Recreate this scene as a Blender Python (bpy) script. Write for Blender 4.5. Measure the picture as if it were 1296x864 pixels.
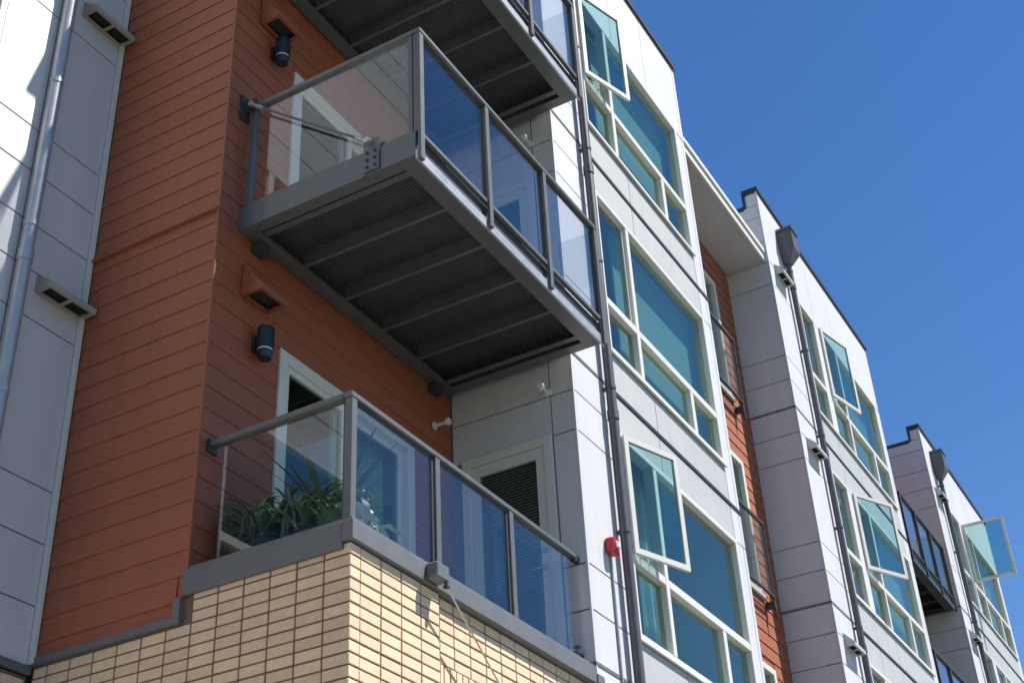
import bpy, math, random
from mathutils import Vector, Matrix
random.seed(7)
scene = bpy.context.scene
for o in list(bpy.data.objects): bpy.data.objects.remove(o)
col = scene.collection

# ------------------------------------------------------------------ camera
CAM = Vector((0, 0, 1.6))
RC = ((0.49766229, -0.86606674, -0.04754636), (0.45269338, 0.30610507, -0.8374774), (0.7398655, 0.39525699, 0.54439963))
right, down, fwd = [Vector(r) for r in RC]
cd = bpy.data.cameras.new('camera'); cam = bpy.data.objects.new('camera', cd); col.objects.link(cam)
m = Matrix.Identity(4)
for i in range(3):
    m[i][0] = right[i]; m[i][1] = -down[i]; m[i][2] = -fwd[i]; m[i][3] = CAM[i]
cam.matrix_world = m
cd.sensor_width = 36; cd.lens = 36 * 1743.156 / 1296; cd.clip_start = 0.05; cd.clip_end = 3000
scene.camera = cam

# ------------------------------------------------------------------ world, sun, exposure
SUN = Vector((0.5, -0.865, 1.74)).normalized()
w = bpy.data.worlds.new('World'); scene.world = w; w.use_nodes = True
nt = w.node_tree; nt.nodes.clear()
sky = nt.nodes.new('ShaderNodeTexSky'); sky.sky_type = 'NISHITA'; sky.sun_disc = False
sky.sun_elevation = math.asin(SUN.z); sky.sun_rotation = math.atan2(SUN.x, SUN.y)
sky.air_density = 1.0; sky.dust_density = 0.0; sky.ozone_density = 1.6; sky.altitude = 100
bg = nt.nodes.new('ShaderNodeBackground'); bg.inputs['Strength'].default_value = 0.070
wo = nt.nodes.new('ShaderNodeOutputWorld')
hs = nt.nodes.new('ShaderNodeHueSaturation'); hs.inputs['Saturation'].default_value = 1.28; hs.inputs['Hue'].default_value = 0.507
nt.links.new(sky.outputs[0], hs.inputs['Color']); nt.links.new(hs.outputs[0], bg.inputs[0]); nt.links.new(bg.outputs[0], wo.inputs[0])
sd = bpy.data.lights.new('sun', 'SUN'); sd.energy = 5.0; sd.angle = math.radians(0.53); sd.color = (1.0, 0.95, 0.87)
so = bpy.data.objects.new('sun', sd); col.objects.link(so)
so.rotation_euler = SUN.to_track_quat('Z', 'Y').to_euler(); so.location = (0, -10, 40)
vs = scene.view_settings; vs.view_transform = 'Standard'; vs.look = 'None'; vs.gamma = 1; vs.exposure = 1.0
vs.use_curve_mapping = False
scene.cycles.max_bounces = 10; scene.cycles.transparent_max_bounces = 24

# ------------------------------------------------------------------ materials
def nodes_of(name):
    mt = bpy.data.materials.new(name); mt.use_nodes = True
    t = mt.node_tree; b = t.nodes['Principled BSDF']
    return mt, t, b
def surf(name, color, rough=0.6, metal=0.0, var=0.06, scale=3.0, bump=0.0, bscale=120.0, rnd=0.0, streak=0.0, spec=0.5, stretch=(1, 1, 1), dirt=None):
    """painted / mineral surface: base colour with broad mottling, per-object tone and fine relief"""
    mt, t, b = nodes_of(name); L = t.links
    tc = t.nodes.new('ShaderNodeTexCoord'); geo = t.nodes.new('ShaderNodeNewGeometry')
    mp = t.nodes.new('ShaderNodeMapping'); mp.inputs['Scale'].default_value = stretch; L.new(geo.outputs['Position'], mp.inputs[0])
    n = t.nodes.new('ShaderNodeTexNoise'); n.inputs['Scale'].default_value = scale; n.inputs['Detail'].default_value = 8; n.inputs['Roughness'].default_value = 0.62
    L.new(mp.outputs[0], n.inputs['Vector'])
    mr = t.nodes.new('ShaderNodeMapRange'); mr.inputs[1].default_value = 0.25; mr.inputs[2].default_value = 0.75
    mr.inputs[3].default_value = 1 - var; mr.inputs[4].default_value = 1 + var; L.new(n.outputs[0], mr.inputs[0])
    val = mr.outputs[0]
    if rnd:
        oi = t.nodes.new('ShaderNodeObjectInfo'); r2 = t.nodes.new('ShaderNodeMapRange')
        r2.inputs[3].default_value = 1 - rnd; r2.inputs[4].default_value = 1 + rnd; L.new(oi.outputs['Random'], r2.inputs[0])
        mu = t.nodes.new('ShaderNodeMath'); mu.operation = 'MULTIPLY'; L.new(val, mu.inputs[0]); L.new(r2.outputs[0], mu.inputs[1]); val = mu.outputs[0]
    if streak:
        mp2 = t.nodes.new('ShaderNodeMapping'); mp2.inputs['Scale'].default_value = (9, 9, 0.5); L.new(geo.outputs['Position'], mp2.inputs[0])
        n2 = t.nodes.new('ShaderNodeTexNoise'); n2.inputs['Scale'].default_value = 1.0; n2.inputs['Detail'].default_value = 5; L.new(mp2.outputs[0], n2.inputs['Vector'])
        r3 = t.nodes.new('ShaderNodeMapRange'); r3.inputs[1].default_value = 0.45; r3.inputs[2].default_value = 0.75; r3.inputs[3].default_value = 1.0; r3.inputs[4].default_value = 1 - streak
        L.new(n2.outputs[0], r3.inputs[0])
        mu = t.nodes.new('ShaderNodeMath'); mu.operation = 'MULTIPLY'; L.new(val, mu.inputs[0]); L.new(r3.outputs[0], mu.inputs[1]); val = mu.outputs[0]
    mx = t.nodes.new('ShaderNodeVectorMath'); mx.operation = 'SCALE'; mx.inputs[0].default_value = color[:3]; L.new(val, mx.inputs['Scale'])
    L.new(mx.outputs[0], b.inputs['Base Color'])
    rr = t.nodes.new('ShaderNodeMapRange'); rr.inputs[3].default_value = max(0, rough - 0.08); rr.inputs[4].default_value = min(1, rough + 0.08); L.new(n.outputs[0], rr.inputs[0])
    L.new(rr.outputs[0], b.inputs['Roughness'])
    b.inputs['Metallic'].default_value = metal; b.inputs['Specular IOR Level'].default_value = spec
    if bump:
        n3 = t.nodes.new('ShaderNodeTexNoise'); n3.inputs['Scale'].default_value = bscale; n3.inputs['Detail'].default_value = 4; L.new(mp.outputs[0], n3.inputs['Vector'])
        bp = t.nodes.new('ShaderNodeBump'); bp.inputs['Strength'].default_value = bump; bp.inputs['Distance'].default_value = 0.004; L.new(n3.outputs[0], bp.inputs['Height'])
        L.new(bp.outputs[0], b.inputs['Normal'])
    return mt
def glass(name, tint, ior, refl=(1, 1, 1), rough=0.0, wave=0.0):
    """sheet of clear glazing: see-through with a tint, mirror reflection by Fresnel"""
    mt = bpy.data.materials.new(name); mt.use_nodes = True; t = mt.node_tree; t.nodes.clear(); L = t.links
    out = t.nodes.new('ShaderNodeOutputMaterial'); mix = t.nodes.new('ShaderNodeMixShader')
    tr = t.nodes.new('ShaderNodeBsdfTransparent'); tr.inputs[0].default_value = (*tint, 1)
    gl = t.nodes.new('ShaderNodeBsdfGlossy'); gl.inputs[0].default_value = (*refl, 1); gl.inputs['Roughness'].default_value = rough
    # Schlick Fresnel on the facing angle: the same from either side of the sheet
    lw = t.nodes.new('ShaderNodeLayerWeight'); lw.inputs['Blend'].default_value = 0.5; f0 = ((ior - 1) / (ior + 1)) ** 2
    pw = t.nodes.new('ShaderNodeMath'); pw.operation = 'POWER'; pw.inputs[1].default_value = 5.0; L.new(lw.outputs['Facing'], pw.inputs[0])
    fr = t.nodes.new('ShaderNodeMath'); fr.operation = 'MULTIPLY_ADD'; fr.inputs[1].default_value = 1 - f0; fr.inputs[2].default_value = f0; L.new(pw.outputs[0], fr.inputs[0])
    if wave:
        geo = t.nodes.new('ShaderNodeNewGeometry'); n = t.nodes.new('ShaderNodeTexNoise'); n.inputs['Scale'].default_value = 1.6; n.inputs['Detail'].default_value = 1
        L.new(geo.outputs['Position'], n.inputs['Vector'])
        bp = t.nodes.new('ShaderNodeBump'); bp.inputs['Strength'].default_value = wave; bp.inputs['Distance'].default_value = 0.02; L.new(n.outputs[0], bp.inputs['Height'])
        L.new(bp.outputs[0], gl.inputs['Normal'])
    L.new(fr.outputs[0], mix.inputs[0]); L.new(tr.outputs[0], mix.inputs[1]); L.new(gl.outputs[0], mix.inputs[2]); L.new(mix.outputs[0], out.inputs[0])
    return mt
M = {}
M['white'] = surf('white_panel', (0.545, 0.545, 0.575), 0.55, var=0.03, scale=1.2, rnd=0.02, streak=0.05, bump=0.1, bscale=60)
M['grey'] = surf('light_grey_panel', (0.41, 0.42, 0.42), 0.55, var=0.03, scale=1.4, rnd=0.02, streak=0.06, bump=0.1, bscale=60)
M['backing'] = surf('joint_backing', (0.16, 0.16, 0.17), 0.8)
M['siding'] = surf('rust_siding', (0.30, 0.090, 0.043), 0.6, var=0.10, scale=2.2, rnd=0.05, streak=0.08, bump=0.35, bscale=25, stretch=(1, 1, 9))
M['brick'] = surf('buff_brick', (0.66, 0.505, 0.345), 0.8, var=0.10, scale=14, rnd=0.09, bump=0.6, bscale=90)
M['mortar'] = surf('brown_mortar', (0.16, 0.10, 0.072), 0.9, var=0.12, scale=20, bump=0.6)
M['frame'] = surf('white_vinyl', (0.62, 0.61, 0.575), 0.4, var=0.02, scale=4)
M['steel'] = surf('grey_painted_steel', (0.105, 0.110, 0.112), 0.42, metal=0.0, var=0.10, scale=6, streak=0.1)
M['steel_dark'] = surf('dark_and_shaded_steel', (0.045, 0.047, 0.05), 0.45, var=0.10, scale=6)
M['deck'] = surf('galvanised_deck', (0.085, 0.09, 0.092), 0.5, metal=0.1, var=0.15, scale=5)
M['galv'] = surf('galvanised_steel', (0.42, 0.43, 0.44), 0.4, metal=0.5, var=0.12, scale=8)
M['coping'] = surf('grey_metal_coping', (0.13, 0.133, 0.138), 0.45, var=0.08, scale=5, streak=0.1)
M['dark_coping'] = surf('charcoal_coping', (0.035, 0.038, 0.043), 0.4, var=0.08, scale=4)
M['flash'] = surf('black_flashing', (0.018, 0.019, 0.021), 0.5)
M['pipe'] = surf('slate_pipe', (0.085, 0.088, 0.095), 0.4, var=0.08, scale=5, streak=0.12)
M['hood'] = surf('tan_vent_hood', (0.36, 0.33, 0.285), 0.5, var=0.06, scale=6)
M['white_hood'] = surf('white_vent_hood', (0.45, 0.44, 0.43), 0.5, var=0.06, scale=6)
M['dark'] = surf('dark_void', (0.03, 0.03, 0.03), 0.8)
M['lamp'] = surf('black_lamp_metal', (0.02, 0.022, 0.03), 0.35)
M['red'] = surf('red_plastic', (0.42, 0.012, 0.02), 0.35, var=0.05)
M['clear'] = surf('clear_lens', (0.7, 0.7, 0.7), 0.2)
M['room'] = surf('room_paint', (0.42, 0.40, 0.37), 0.8, var=0.03)
M['floor'] = surf('room_floor', (0.16, 0.12, 0.09), 0.6)
M['blind'] = surf('roller_blind', (0.30, 0.30, 0.275), 0.8, var=0.03)
M['curtain'] = surf('pale_curtain', (0.55, 0.56, 0.55), 0.85, var=0.08, scale=2)
M['wire'] = surf('pale_cable', (0.55, 0.53, 0.47), 0.5)
M['pot'] = surf('dark_pot', (0.05, 0.05, 0.055), 0.6)
M['clay'] = surf('green_glazed_pot', (0.06, 0.12, 0.05), 0.35, var=0.15, scale=12)
M['leaf_dark'] = surf('dark_leaf', (0.045, 0.07, 0.03), 0.5, var=0.25, scale=20, rnd=0.3)
M['leaf'] = surf('green_leaf', (0.12, 0.21, 0.05), 0.5, var=0.2, scale=20, rnd=0.25)
M['leaf_pale'] = surf('pale_agave_leaf', (0.40, 0.48, 0.40), 0.45, var=0.15, scale=20, rnd=0.15)
M['concrete'] = surf('sidewalk_concrete', (0.20, 0.195, 0.185), 0.85, var=0.15, scale=1.5, bump=0.4)
M['kerb'] = surf('kerb_concrete', (0.32, 0.31, 0.29), 0.85, var=0.15, scale=3)
M['asphalt'] = surf('asphalt', (0.05, 0.05, 0.052), 0.85, var=0.2, scale=2, bump=0.6)
M['paint'] = surf('road_paint', (0.7, 0.7, 0.66), 0.7, var=0.15, scale=8)
M['soil'] = surf('grass_ground', (0.09, 0.12, 0.05), 0.9, var=0.3, scale=0.3)
M['roof'] = surf('roof_membrane', (0.30, 0.30, 0.30), 0.9)
M['glass'] = glass('window_glass', (0.70, 0.86, 0.85), 1.72, (0.97, 1.0, 0.86), wave=0.05)
M['rail_glass'] = glass('balustrade_glass', (0.92, 0.94, 0.94), 1.64, (0.97, 0.98, 1.0), wave=0.03)

# ------------------------------------------------------------------ mesh builders
class MB:
    def __init__(s): s.v = []; s.f = []
    def add(s, vs, fs):
        b = len(s.v); s.v += [tuple(p) for p in vs]; s.f += [[b + i for i in f] for f in fs]; return s
    def box(s, x0, x1, y0, y1, z0, z1):
        return s.add([(x0, y0, z0), (x1, y0, z0), (x1, y1, z0), (x0, y1, z0), (x0, y0, z1), (x1, y0, z1), (x1, y1, z1), (x0, y1, z1)],
                     [(0, 3, 2, 1), (4, 5, 6, 7), (0, 1, 5, 4), (1, 2, 6, 5), (2, 3, 7, 6), (3, 0, 4, 7)])
    def bbox(s, x0, x1, y0, y1, z0, z1, c=0.004):
        """box with chamfered long edges"""
        c = min(c, (x1 - x0) / 3, (y1 - y0) / 3, (z1 - z0) / 3)
        vs = []; idx = {}
        X = (x0, x1); Y = (y0, y1); Z = (z0, z1)
        for i in (0, 1):
            for j in (0, 1):
                for k in (0, 1):
                    sx, sy, sz = (1 - 2 * i), (1 - 2 * j), (1 - 2 * k)
                    idx[i, j, k, 0] = len(vs); vs.append((X[i], Y[j] + sy * c, Z[k] + sz * c))
                    idx[i, j, k, 1] = len(vs); vs.append((X[i] + sx * c, Y[j], Z[k] + sz * c))
                    idx[i, j, k, 2] = len(vs); vs.append((X[i] + sx * c, Y[j] + sy * c, Z[k]))
        fs = []
        for i in (0, 1):
            q = [idx[i, 0, 0, 0], idx[i, 1, 0, 0], idx[i, 1, 1, 0], idx[i, 0, 1, 0]]; fs.append(q if i else q[::-1])
            q = [idx[0, i, 0, 1], idx[0, i, 1, 1], idx[1, i, 1, 1], idx[1, i, 0, 1]]; fs.append(q if i else q[::-1])
            q = [idx[0, 0, i, 2], idx[1, 0, i, 2], idx[1, 1, i, 2], idx[0, 1, i, 2]]; fs.append(q if i else q[::-1])
        for a in (0, 1):
            for b in (0, 1):
                fs.append([idx[0, a, b, 1], idx[1, a, b, 1], idx[1, a, b, 2], idx[0, a, b, 2]])
                fs.append([idx[a, 0, b, 0], idx[a, 1, b, 0], idx[a, 1, b, 2], idx[a, 0, b, 2]])
                fs.append([idx[a, b, 0, 0], idx[a, b, 1, 0], idx[a, b, 1, 1], idx[a, b, 0, 1]])
        for i in (0, 1):
            for j in (0, 1):
                for k in (0, 1): fs.append([idx[i, j, k, 0], idx[i, j, k, 1], idx[i, j, k, 2]])
        return s.add(vs, fs)
    def prism(s, pts, axis, a0, a1):
        """closed 2-D outline extruded along an axis; pts are the other two coordinates in x,y,z order"""
        n = len(pts); vs = []
        for a in (a0, a1):
            for p in pts:
                vs.append((a, p[0], p[1]) if axis == 0 else (p[0], a, p[1]) if axis == 1 else (p[0], p[1], a))
        fs = [list(range(n))[::-1], list(range(n, 2 * n))] + [[i, (i + 1) % n, n + (i + 1) % n, n + i] for i in range(n)]
        return s.add(vs, fs)
    def tube(s, path, r, n=10, cap=True):
        path = [Vector(p) for p in path]; rs = r if isinstance(r, (list, tuple)) else [r] * len(path)
        vs = []
        for i, p in enumerate(path):
            d = (path[min(i + 1, len(path) - 1)] - path[max(i - 1, 0)]).normalized()
            a = Vector((0, 0, 1)) if abs(d.z) < 0.9 else Vector((1, 0, 0))
            u = d.cross(a).normalized(); v = d.cross(u)
            for k in range(n):
                t = 2 * math.pi * k / n; vs.append(p + (u * math.cos(t) + v * math.sin(t)) * rs[i])
        fs = []
        for i in range(len(path) - 1):
            for k in range(n):
                fs.append([i * n + k, i * n + (k + 1) % n, (i + 1) * n + (k + 1) % n, (i + 1) * n + k])
        if cap: fs += [list(range(n)), list(range((len(path) - 1) * n, len(path) * n))[::-1]]
        return s.add(vs, fs)
    def build(s, name, mat, parent=None, smooth=False):
        o0 = origin(parent)
        me = bpy.data.meshes.new(name); me.from_pydata([(v[0] - o0[0], v[1] - o0[1], v[2] - o0[2]) for v in s.v], [], s.f); me.update()
        import bmesh
        bm = bmesh.new(); bm.from_mesh(me); bmesh.ops.recalc_face_normals(bm, faces=bm.faces); bm.to_mesh(me); bm.free()
        if smooth:
            for p in me.polygons: p.use_smooth = True
            try: me.set_sharp_from_angle(angle=math.radians(35))
            except Exception: pass
        me.materials.append(mat)
        o = bpy.data.objects.new(name, me); col.objects.link(o)
        if parent: o.parent = parent
        return o
ORG = {}
def origin(p):
    while p is not None and p.parent is not None: p = p.parent
    return ORG.get(p.name, (0, 0, 0)) if p is not None else (0, 0, 0)
def thing(name, loc, label, cat, group=None):
    o = bpy.data.objects.new(name, None); col.objects.link(o); o.location = loc; o.empty_display_size = 0.2
    ORG[o.name] = tuple(loc); return tag(o, label, cat, group)
def tag(o, label, cat, group=None):
    o['label'] = label; o['category'] = cat
    if group: o['group'] = group
    return o
def structure(o): o['kind'] = 'structure'; return o
def part(name, mat, parent, *boxes, bev=0.0):
    mb = MB()
    for b in boxes: (mb.bbox(*b, c=bev) if bev else mb.box(*b))
    return mb.build(name, mat, parent)

# ------------------------------------------------------------------ key dimensions (metres)
YF = 4.60                       # front plane of the three bays
YB = 5.92                       # back wall of the balcony recess
YR = 5.31                       # rust wall between first and second bay
YW = 7.27                       # white wall set back at the far left
XB = 6.353                      # left face of rust-clad block and of the brick base
B1 = (9.75, 13.95); B2 = (17.18, 22.85); B3 = (26.47, 32.20)
FL = (5.45, 8.45, 11.45)        # floor lines
ROOF = 15.49

# ------------------------------------------------------------------ ground
structure(part('ground', M['soil'], None, (-600, 900, -600, 600, -0.6, -0.02)))
structure(part('road', M['asphalt'], None, (-300, 400, -15, 0.9, -0.3, -0.012)))
structure(part('sidewalk', M['concrete'], None, (-300, 400, 1.05, 7.3, -0.3, 0.12)))
structure(part('kerb', M['kerb'], None, (-300, 400, 0.9, 1.05, -0.3, 0.125)))
structure(part('opposite_sidewalk', M['concrete'], None, (-300, 400, -19, -15, -0.3, 0.12)))
for i in range(-6, 14):
    structure(part('lane_marking', M['paint'], None, (i * 9, i * 9 + 3, -8.36, -8.24, -0.05, -0.008)))

# ------------------------------------------------------------------ the building
BLD = thing('apartment_building', (6.353, 4.6, 0.12), 'modern apartment building with rust siding, white panels and a buff brick base', 'building')
def panel(mat, x0, x1, y0, y1, z0, z1, parent): return part('panel', mat, parent, (x0, x1, y0, y1, z0, z1), bev=0.003)
G = 0.006   # half a joint

def joints(zlo, zhi):
    """heights of the horizontal panel joints, the same on every white wall"""
    zs = []
    for f in (5.45, 8.45, 11.45, 14.45, 17.45):
        zs += [f, f - 0.414, f - 0.828, f - 2.116, f - 2.53]
    zs = sorted(z for z in zs if zlo + 0.1 < z < zhi - 0.1)
    return [zlo] + zs + [zhi]
def clad_x(wall, mat, y, xs, zs, t=0.012):      # cladding on a wall that faces the street (-Y)
    for a, b in zip(xs, xs[1:]):
        for c, d in zip(zs, zs[1:]): panel(mat, a + G, b - G, y - t, y + 0.002, c + G, d - G, wall)
def clad_y(wall, mat, x, ys, zs, t=0.012):      # cladding on a wall that faces left (-X)
    for a, b in zip(ys, ys[1:]):
        for c, d in zip(zs, zs[1:]): panel(mat, x - t, x + 0.002, a + G, b - G, c + G, d - G, wall)

# --- far-left white wall with its window
LWX = 5.09
LW0 = 4.25
LV = (1.9, 4.85)
wl = part('left_wall', M['backing'], BLD, (LWX, XB, YW, YW + 0.2, 5.0, 15.3), (-6, LV[0], YW, YW + 0.2, 5.0, 15.3), (LV[0], LWX, YW, YW + 0.2, 5.0, 5.93), (LV[1], LWX, YW, YW + 0.2, 5.93, 8.0),
          (LV[0], LWX, YW, YW + 0.2, 8.0, 8.93), (LV[0], LW0, YW, YW + 0.2, 8.93, 11.0), (LV[0], LWX, YW, YW + 0.2, 11.0, 15.3))
zs = joints(5.02, 15.3)
clad_x(wl, M['white'], YW, [LWX, 5.62, XB - 0.045], zs); clad_x(wl, M['white'], YW, [-2.9, -0.5, LV[0]], zs)
clad_x(wl, M['white'], YW, [LV[0], LW0, LV[1], LWX], [5.02, 5.93]); clad_x(wl, M['white'], YW, [LV[1], LWX], [5.93, 8.0]); clad_x(wl, M['white'], YW, [LV[0], LW0, LWX], [8.0, 8.45, 8.93])
clad_x(wl, M['white'], YW, [LV[0], LW0], [8.93, 9.335, 10.622, 11.0]); clad_x(wl, M['white'], YW, [LV[0], 3.1, LW0, LWX], [11.0] + [z for z in zs if z > 11.2])
part('corner_trim', M['frame'], wl, (XB - 0.046, XB - 0.022, YW - 0.06, YW - 0.001, 5.03, 15.3))
part('wall_base_flashing', M['coping'], wl, (-6, XB - 0.02, YW - 0.03, YW - 0.001, 4.96, 5.015))

# --- rust-clad block: lap siding, one plank per course
sw = MB(); sw.box(XB, XB + 0.15, YB, YW, 5.21, 15.3); sw.box(XB, XB + 0.15, 5.99, YW, 5.03, 5.21); side_wall = sw.build('siding_wall', M['siding'], BLD)
bw = MB()
DX = (7.16, 9.08)
bw.box(XB + 0.15, DX[0], YB, YB + 0.15, 5.3, 15.3); bw.box(DX[1], B1[0] + 0.15, YB, YB + 0.15, 5.3, 15.3)
for a, b in ((7.57, 8.5), (10.55, 11.5), (13.55, 15.3)): bw.box(DX[0], DX[1], YB, YB + 0.15, a, b)
back_wall = bw.build('balcony_back_wall', M['siding'], BLD)
def courses(zlo, zhi, belt=8.437, e=0.1842):
    zs = []; z = belt - 0.129
    while z > zlo: zs.append(z); z -= e
    z = belt
    while z < zhi: zs.append(z); z += e
    return sorted(zs)
def lap_y(parent, x, y0, y1, z0, z1):           # plank on a left-facing wall
    return MB().add([(x + .001, y0, z0), (x - .015, y0, z0), (x - .005, y0, z1), (x + .001, y0, z1), (x + .001, y1, z0), (x - .015, y1, z0), (x - .005, y1, z1), (x + .001, y1, z1)],
                 [(0, 1, 2, 3), (4, 7, 6, 5), (0, 4, 5, 1), (1, 5, 6, 2), (2, 6, 7, 3), (3, 7, 4, 0)]).build('plank', M['siding'], parent)
def lap_x(parent, y, x0, x1, z0, z1):           # plank on a street-facing wall
    return MB().add([(x0, y + .001, z0), (x0, y - .015, z0), (x0, y - .005, z1), (x0, y + .001, z1), (x1, y + .001, z0), (x1, y - .015, z0), (x1, y - .005, z1), (x1, y + .001, z1)],
                    [(0, 3, 2, 1), (4, 5, 6, 7), (0, 1, 5, 4), (1, 2, 6, 5), (2, 3, 7, 6), (3, 0, 4, 7)]).build('plank', M['siding'], parent)
cs = courses(5.03, 11.6)
cs_back = [z for z in cs]
for z0, z1 in zip(cs, cs[1:]):
    lap_y(side_wall, XB, YB - 0.012 if z0 > 5.19 else 5.99, YW - 0.032, max(z0, 5.04), z1 + 0.004)
lap_y(side_wall, XB, 5.99, YW - 0.032, 5.06, cs[0] + 0.004)
for z0, z1 in zip(cs, cs[1:]):
    if z0 < 5.3: continue
    segs = [(XB - 0.012, DX[0] - 0.002), (DX[1] + 0.002, B1[0] - 0.013)]
    for lo, hi in ((5.3, 7.57), (8.5, 10.55), (11.5, 13.55)):
        if z0 < hi and z1 > lo: break
    else: segs = [(XB - 0.012, B1[0] - 0.013)]
    if z0 < 7.57 < z1 or z0 < 10.55 < z1:
        top = 7.57 if z0 < 7.57 < z1 else 10.55
        lap_x(back_wall, YB, DX[0] + 0.002, DX[1] - 0.002, top + 0.005, z1 + 0.004)
    for a, b in segs: lap_x(back_wall, YB, a, b, z0, z1 + 0.004)
part('corner_trim', M['siding'], side_wall, (XB - 0.021, XB - 0.002, YB - 0.021, YB - 0.002, 5.22, 15.3))
part('belt_flashing', M['siding'], side_wall, (XB - 0.045, XB - 0.002, YB - 0.02, YW - 0.032, 8.415, 8.437))
part('upper_siding', M['siding'], side_wall, (XB - 0.02, XB - 0.002, YB - 0.0, YW - 0.032, 11.65, 15.3))
part('base_flashing', M['coping'], side_wall, (XB - 0.035, XB + 0.05, 5.99, YW - 0.002, 5.02, 5.075))
part('base_step', M['coping'], side_wall, (XB - 0.036, XB + 0.05, 5.93, 5.99, 5.02, 5.20))

# --- brick base: stack bond, a brick for each brick
BR = 0.0785; J = 0.012; TOPZ = 5.248; LX = 0.2285; LR = 0.2125; LY = 0.2105
brick_wall = part('brick_base', M['mortar'], BLD, (XB + 0.007, 7.384, YF + 0.007, YF + 0.3, 0.12, 5.23), (7.384, B1[0] + 0.05, YF + 0.037, YF + 0.3, 0.12, 5.23),
                  (XB + 0.007, XB + 0.3, YF + 0.3, YW - 0.02, 0.12, 5.03), (XB + 0.007, XB + 0.3, YF + 0.3, 5.95, 5.03, 5.20), (-6, XB - 0.02, YW + 0.012, YW + 0.2, 0.12, 4.955))
ro = origin(BLD); MESH = {}; rest = MB()
def brick(x, y, z, l, ww, h, single):
    """the courses in sight are bricks of their own; the rest of the wall runs on as one mesh"""
    if not single: rest.box(x, x + l, y, y + ww, z, z + h); return
    k = (round(l, 4), round(ww, 4), round(h, 4))
    if k not in MESH:
        o = MB().bbox(0, l, 0, ww, 0, h, c=0.004).build('brick', M['brick'], None); MESH[k] = o.data; bpy.data.objects.remove(o)
    o = bpy.data.objects.new('brick', MESH[k]); col.objects.link(o); o.parent = brick_wall
    o.location = (x - ro[0] + random.uniform(-.0012, .0012), y - ro[1] + random.uniform(-.0015, .0015), z - ro[2] + random.uniform(-.001, .001))
H = BR - J
for r in range(64):
    z = TOPZ - (r + 1) * BR + J / 2
    near = r < 12
    brick(XB, YF, z, 0.106, 0.195, H, near)                                   # corner brick, shows on both faces
    for c in range(4): brick(6.464 + c * LX, YF, z, LX - J, 0.05, H, near)     # street face
    if z > 4.77:                                                              # street face, set back a little
        for c in range(11): brick(7.389 + c * LR, YF + 0.03, z, LR - J, 0.05, H, c < 8 - max(0, r - 3))
    for c in range(12):                                                       # left face
        y = 4.80 + J / 2 + c * LY; l = min(LY - J, YW - 0.03 - y)
        if l < 0.05 or (z + H > 5.03 and y + l > 5.99): continue
        brick(XB, y, z, 0.05, l, H, near and (r < 7 or r < 14 - c))
    if z + H < 4.955:                                                         # base of the white wall
        for c in range(30):
            x = XB - 0.03 - (c + 1) * LY; brick(x, YW, z, LY - J, 0.05, H, c < 5 and r < 7)
zt = TOPZ - 6 * BR                                                            # upright bricks below the sixth course
for k in range(14):
    h = 0.2 - J; z = zt - (k + 1) * 0.2 + J
    if z < 0.15: break
    for c in range(30): brick(7.389 + c * BR, YF + 0.03, z, H, 0.05, h, k == 0 and c < 10)
o = rest.build('brick_courses', M['brick'], brick_wall); o['kind'] = 'stuff'

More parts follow.
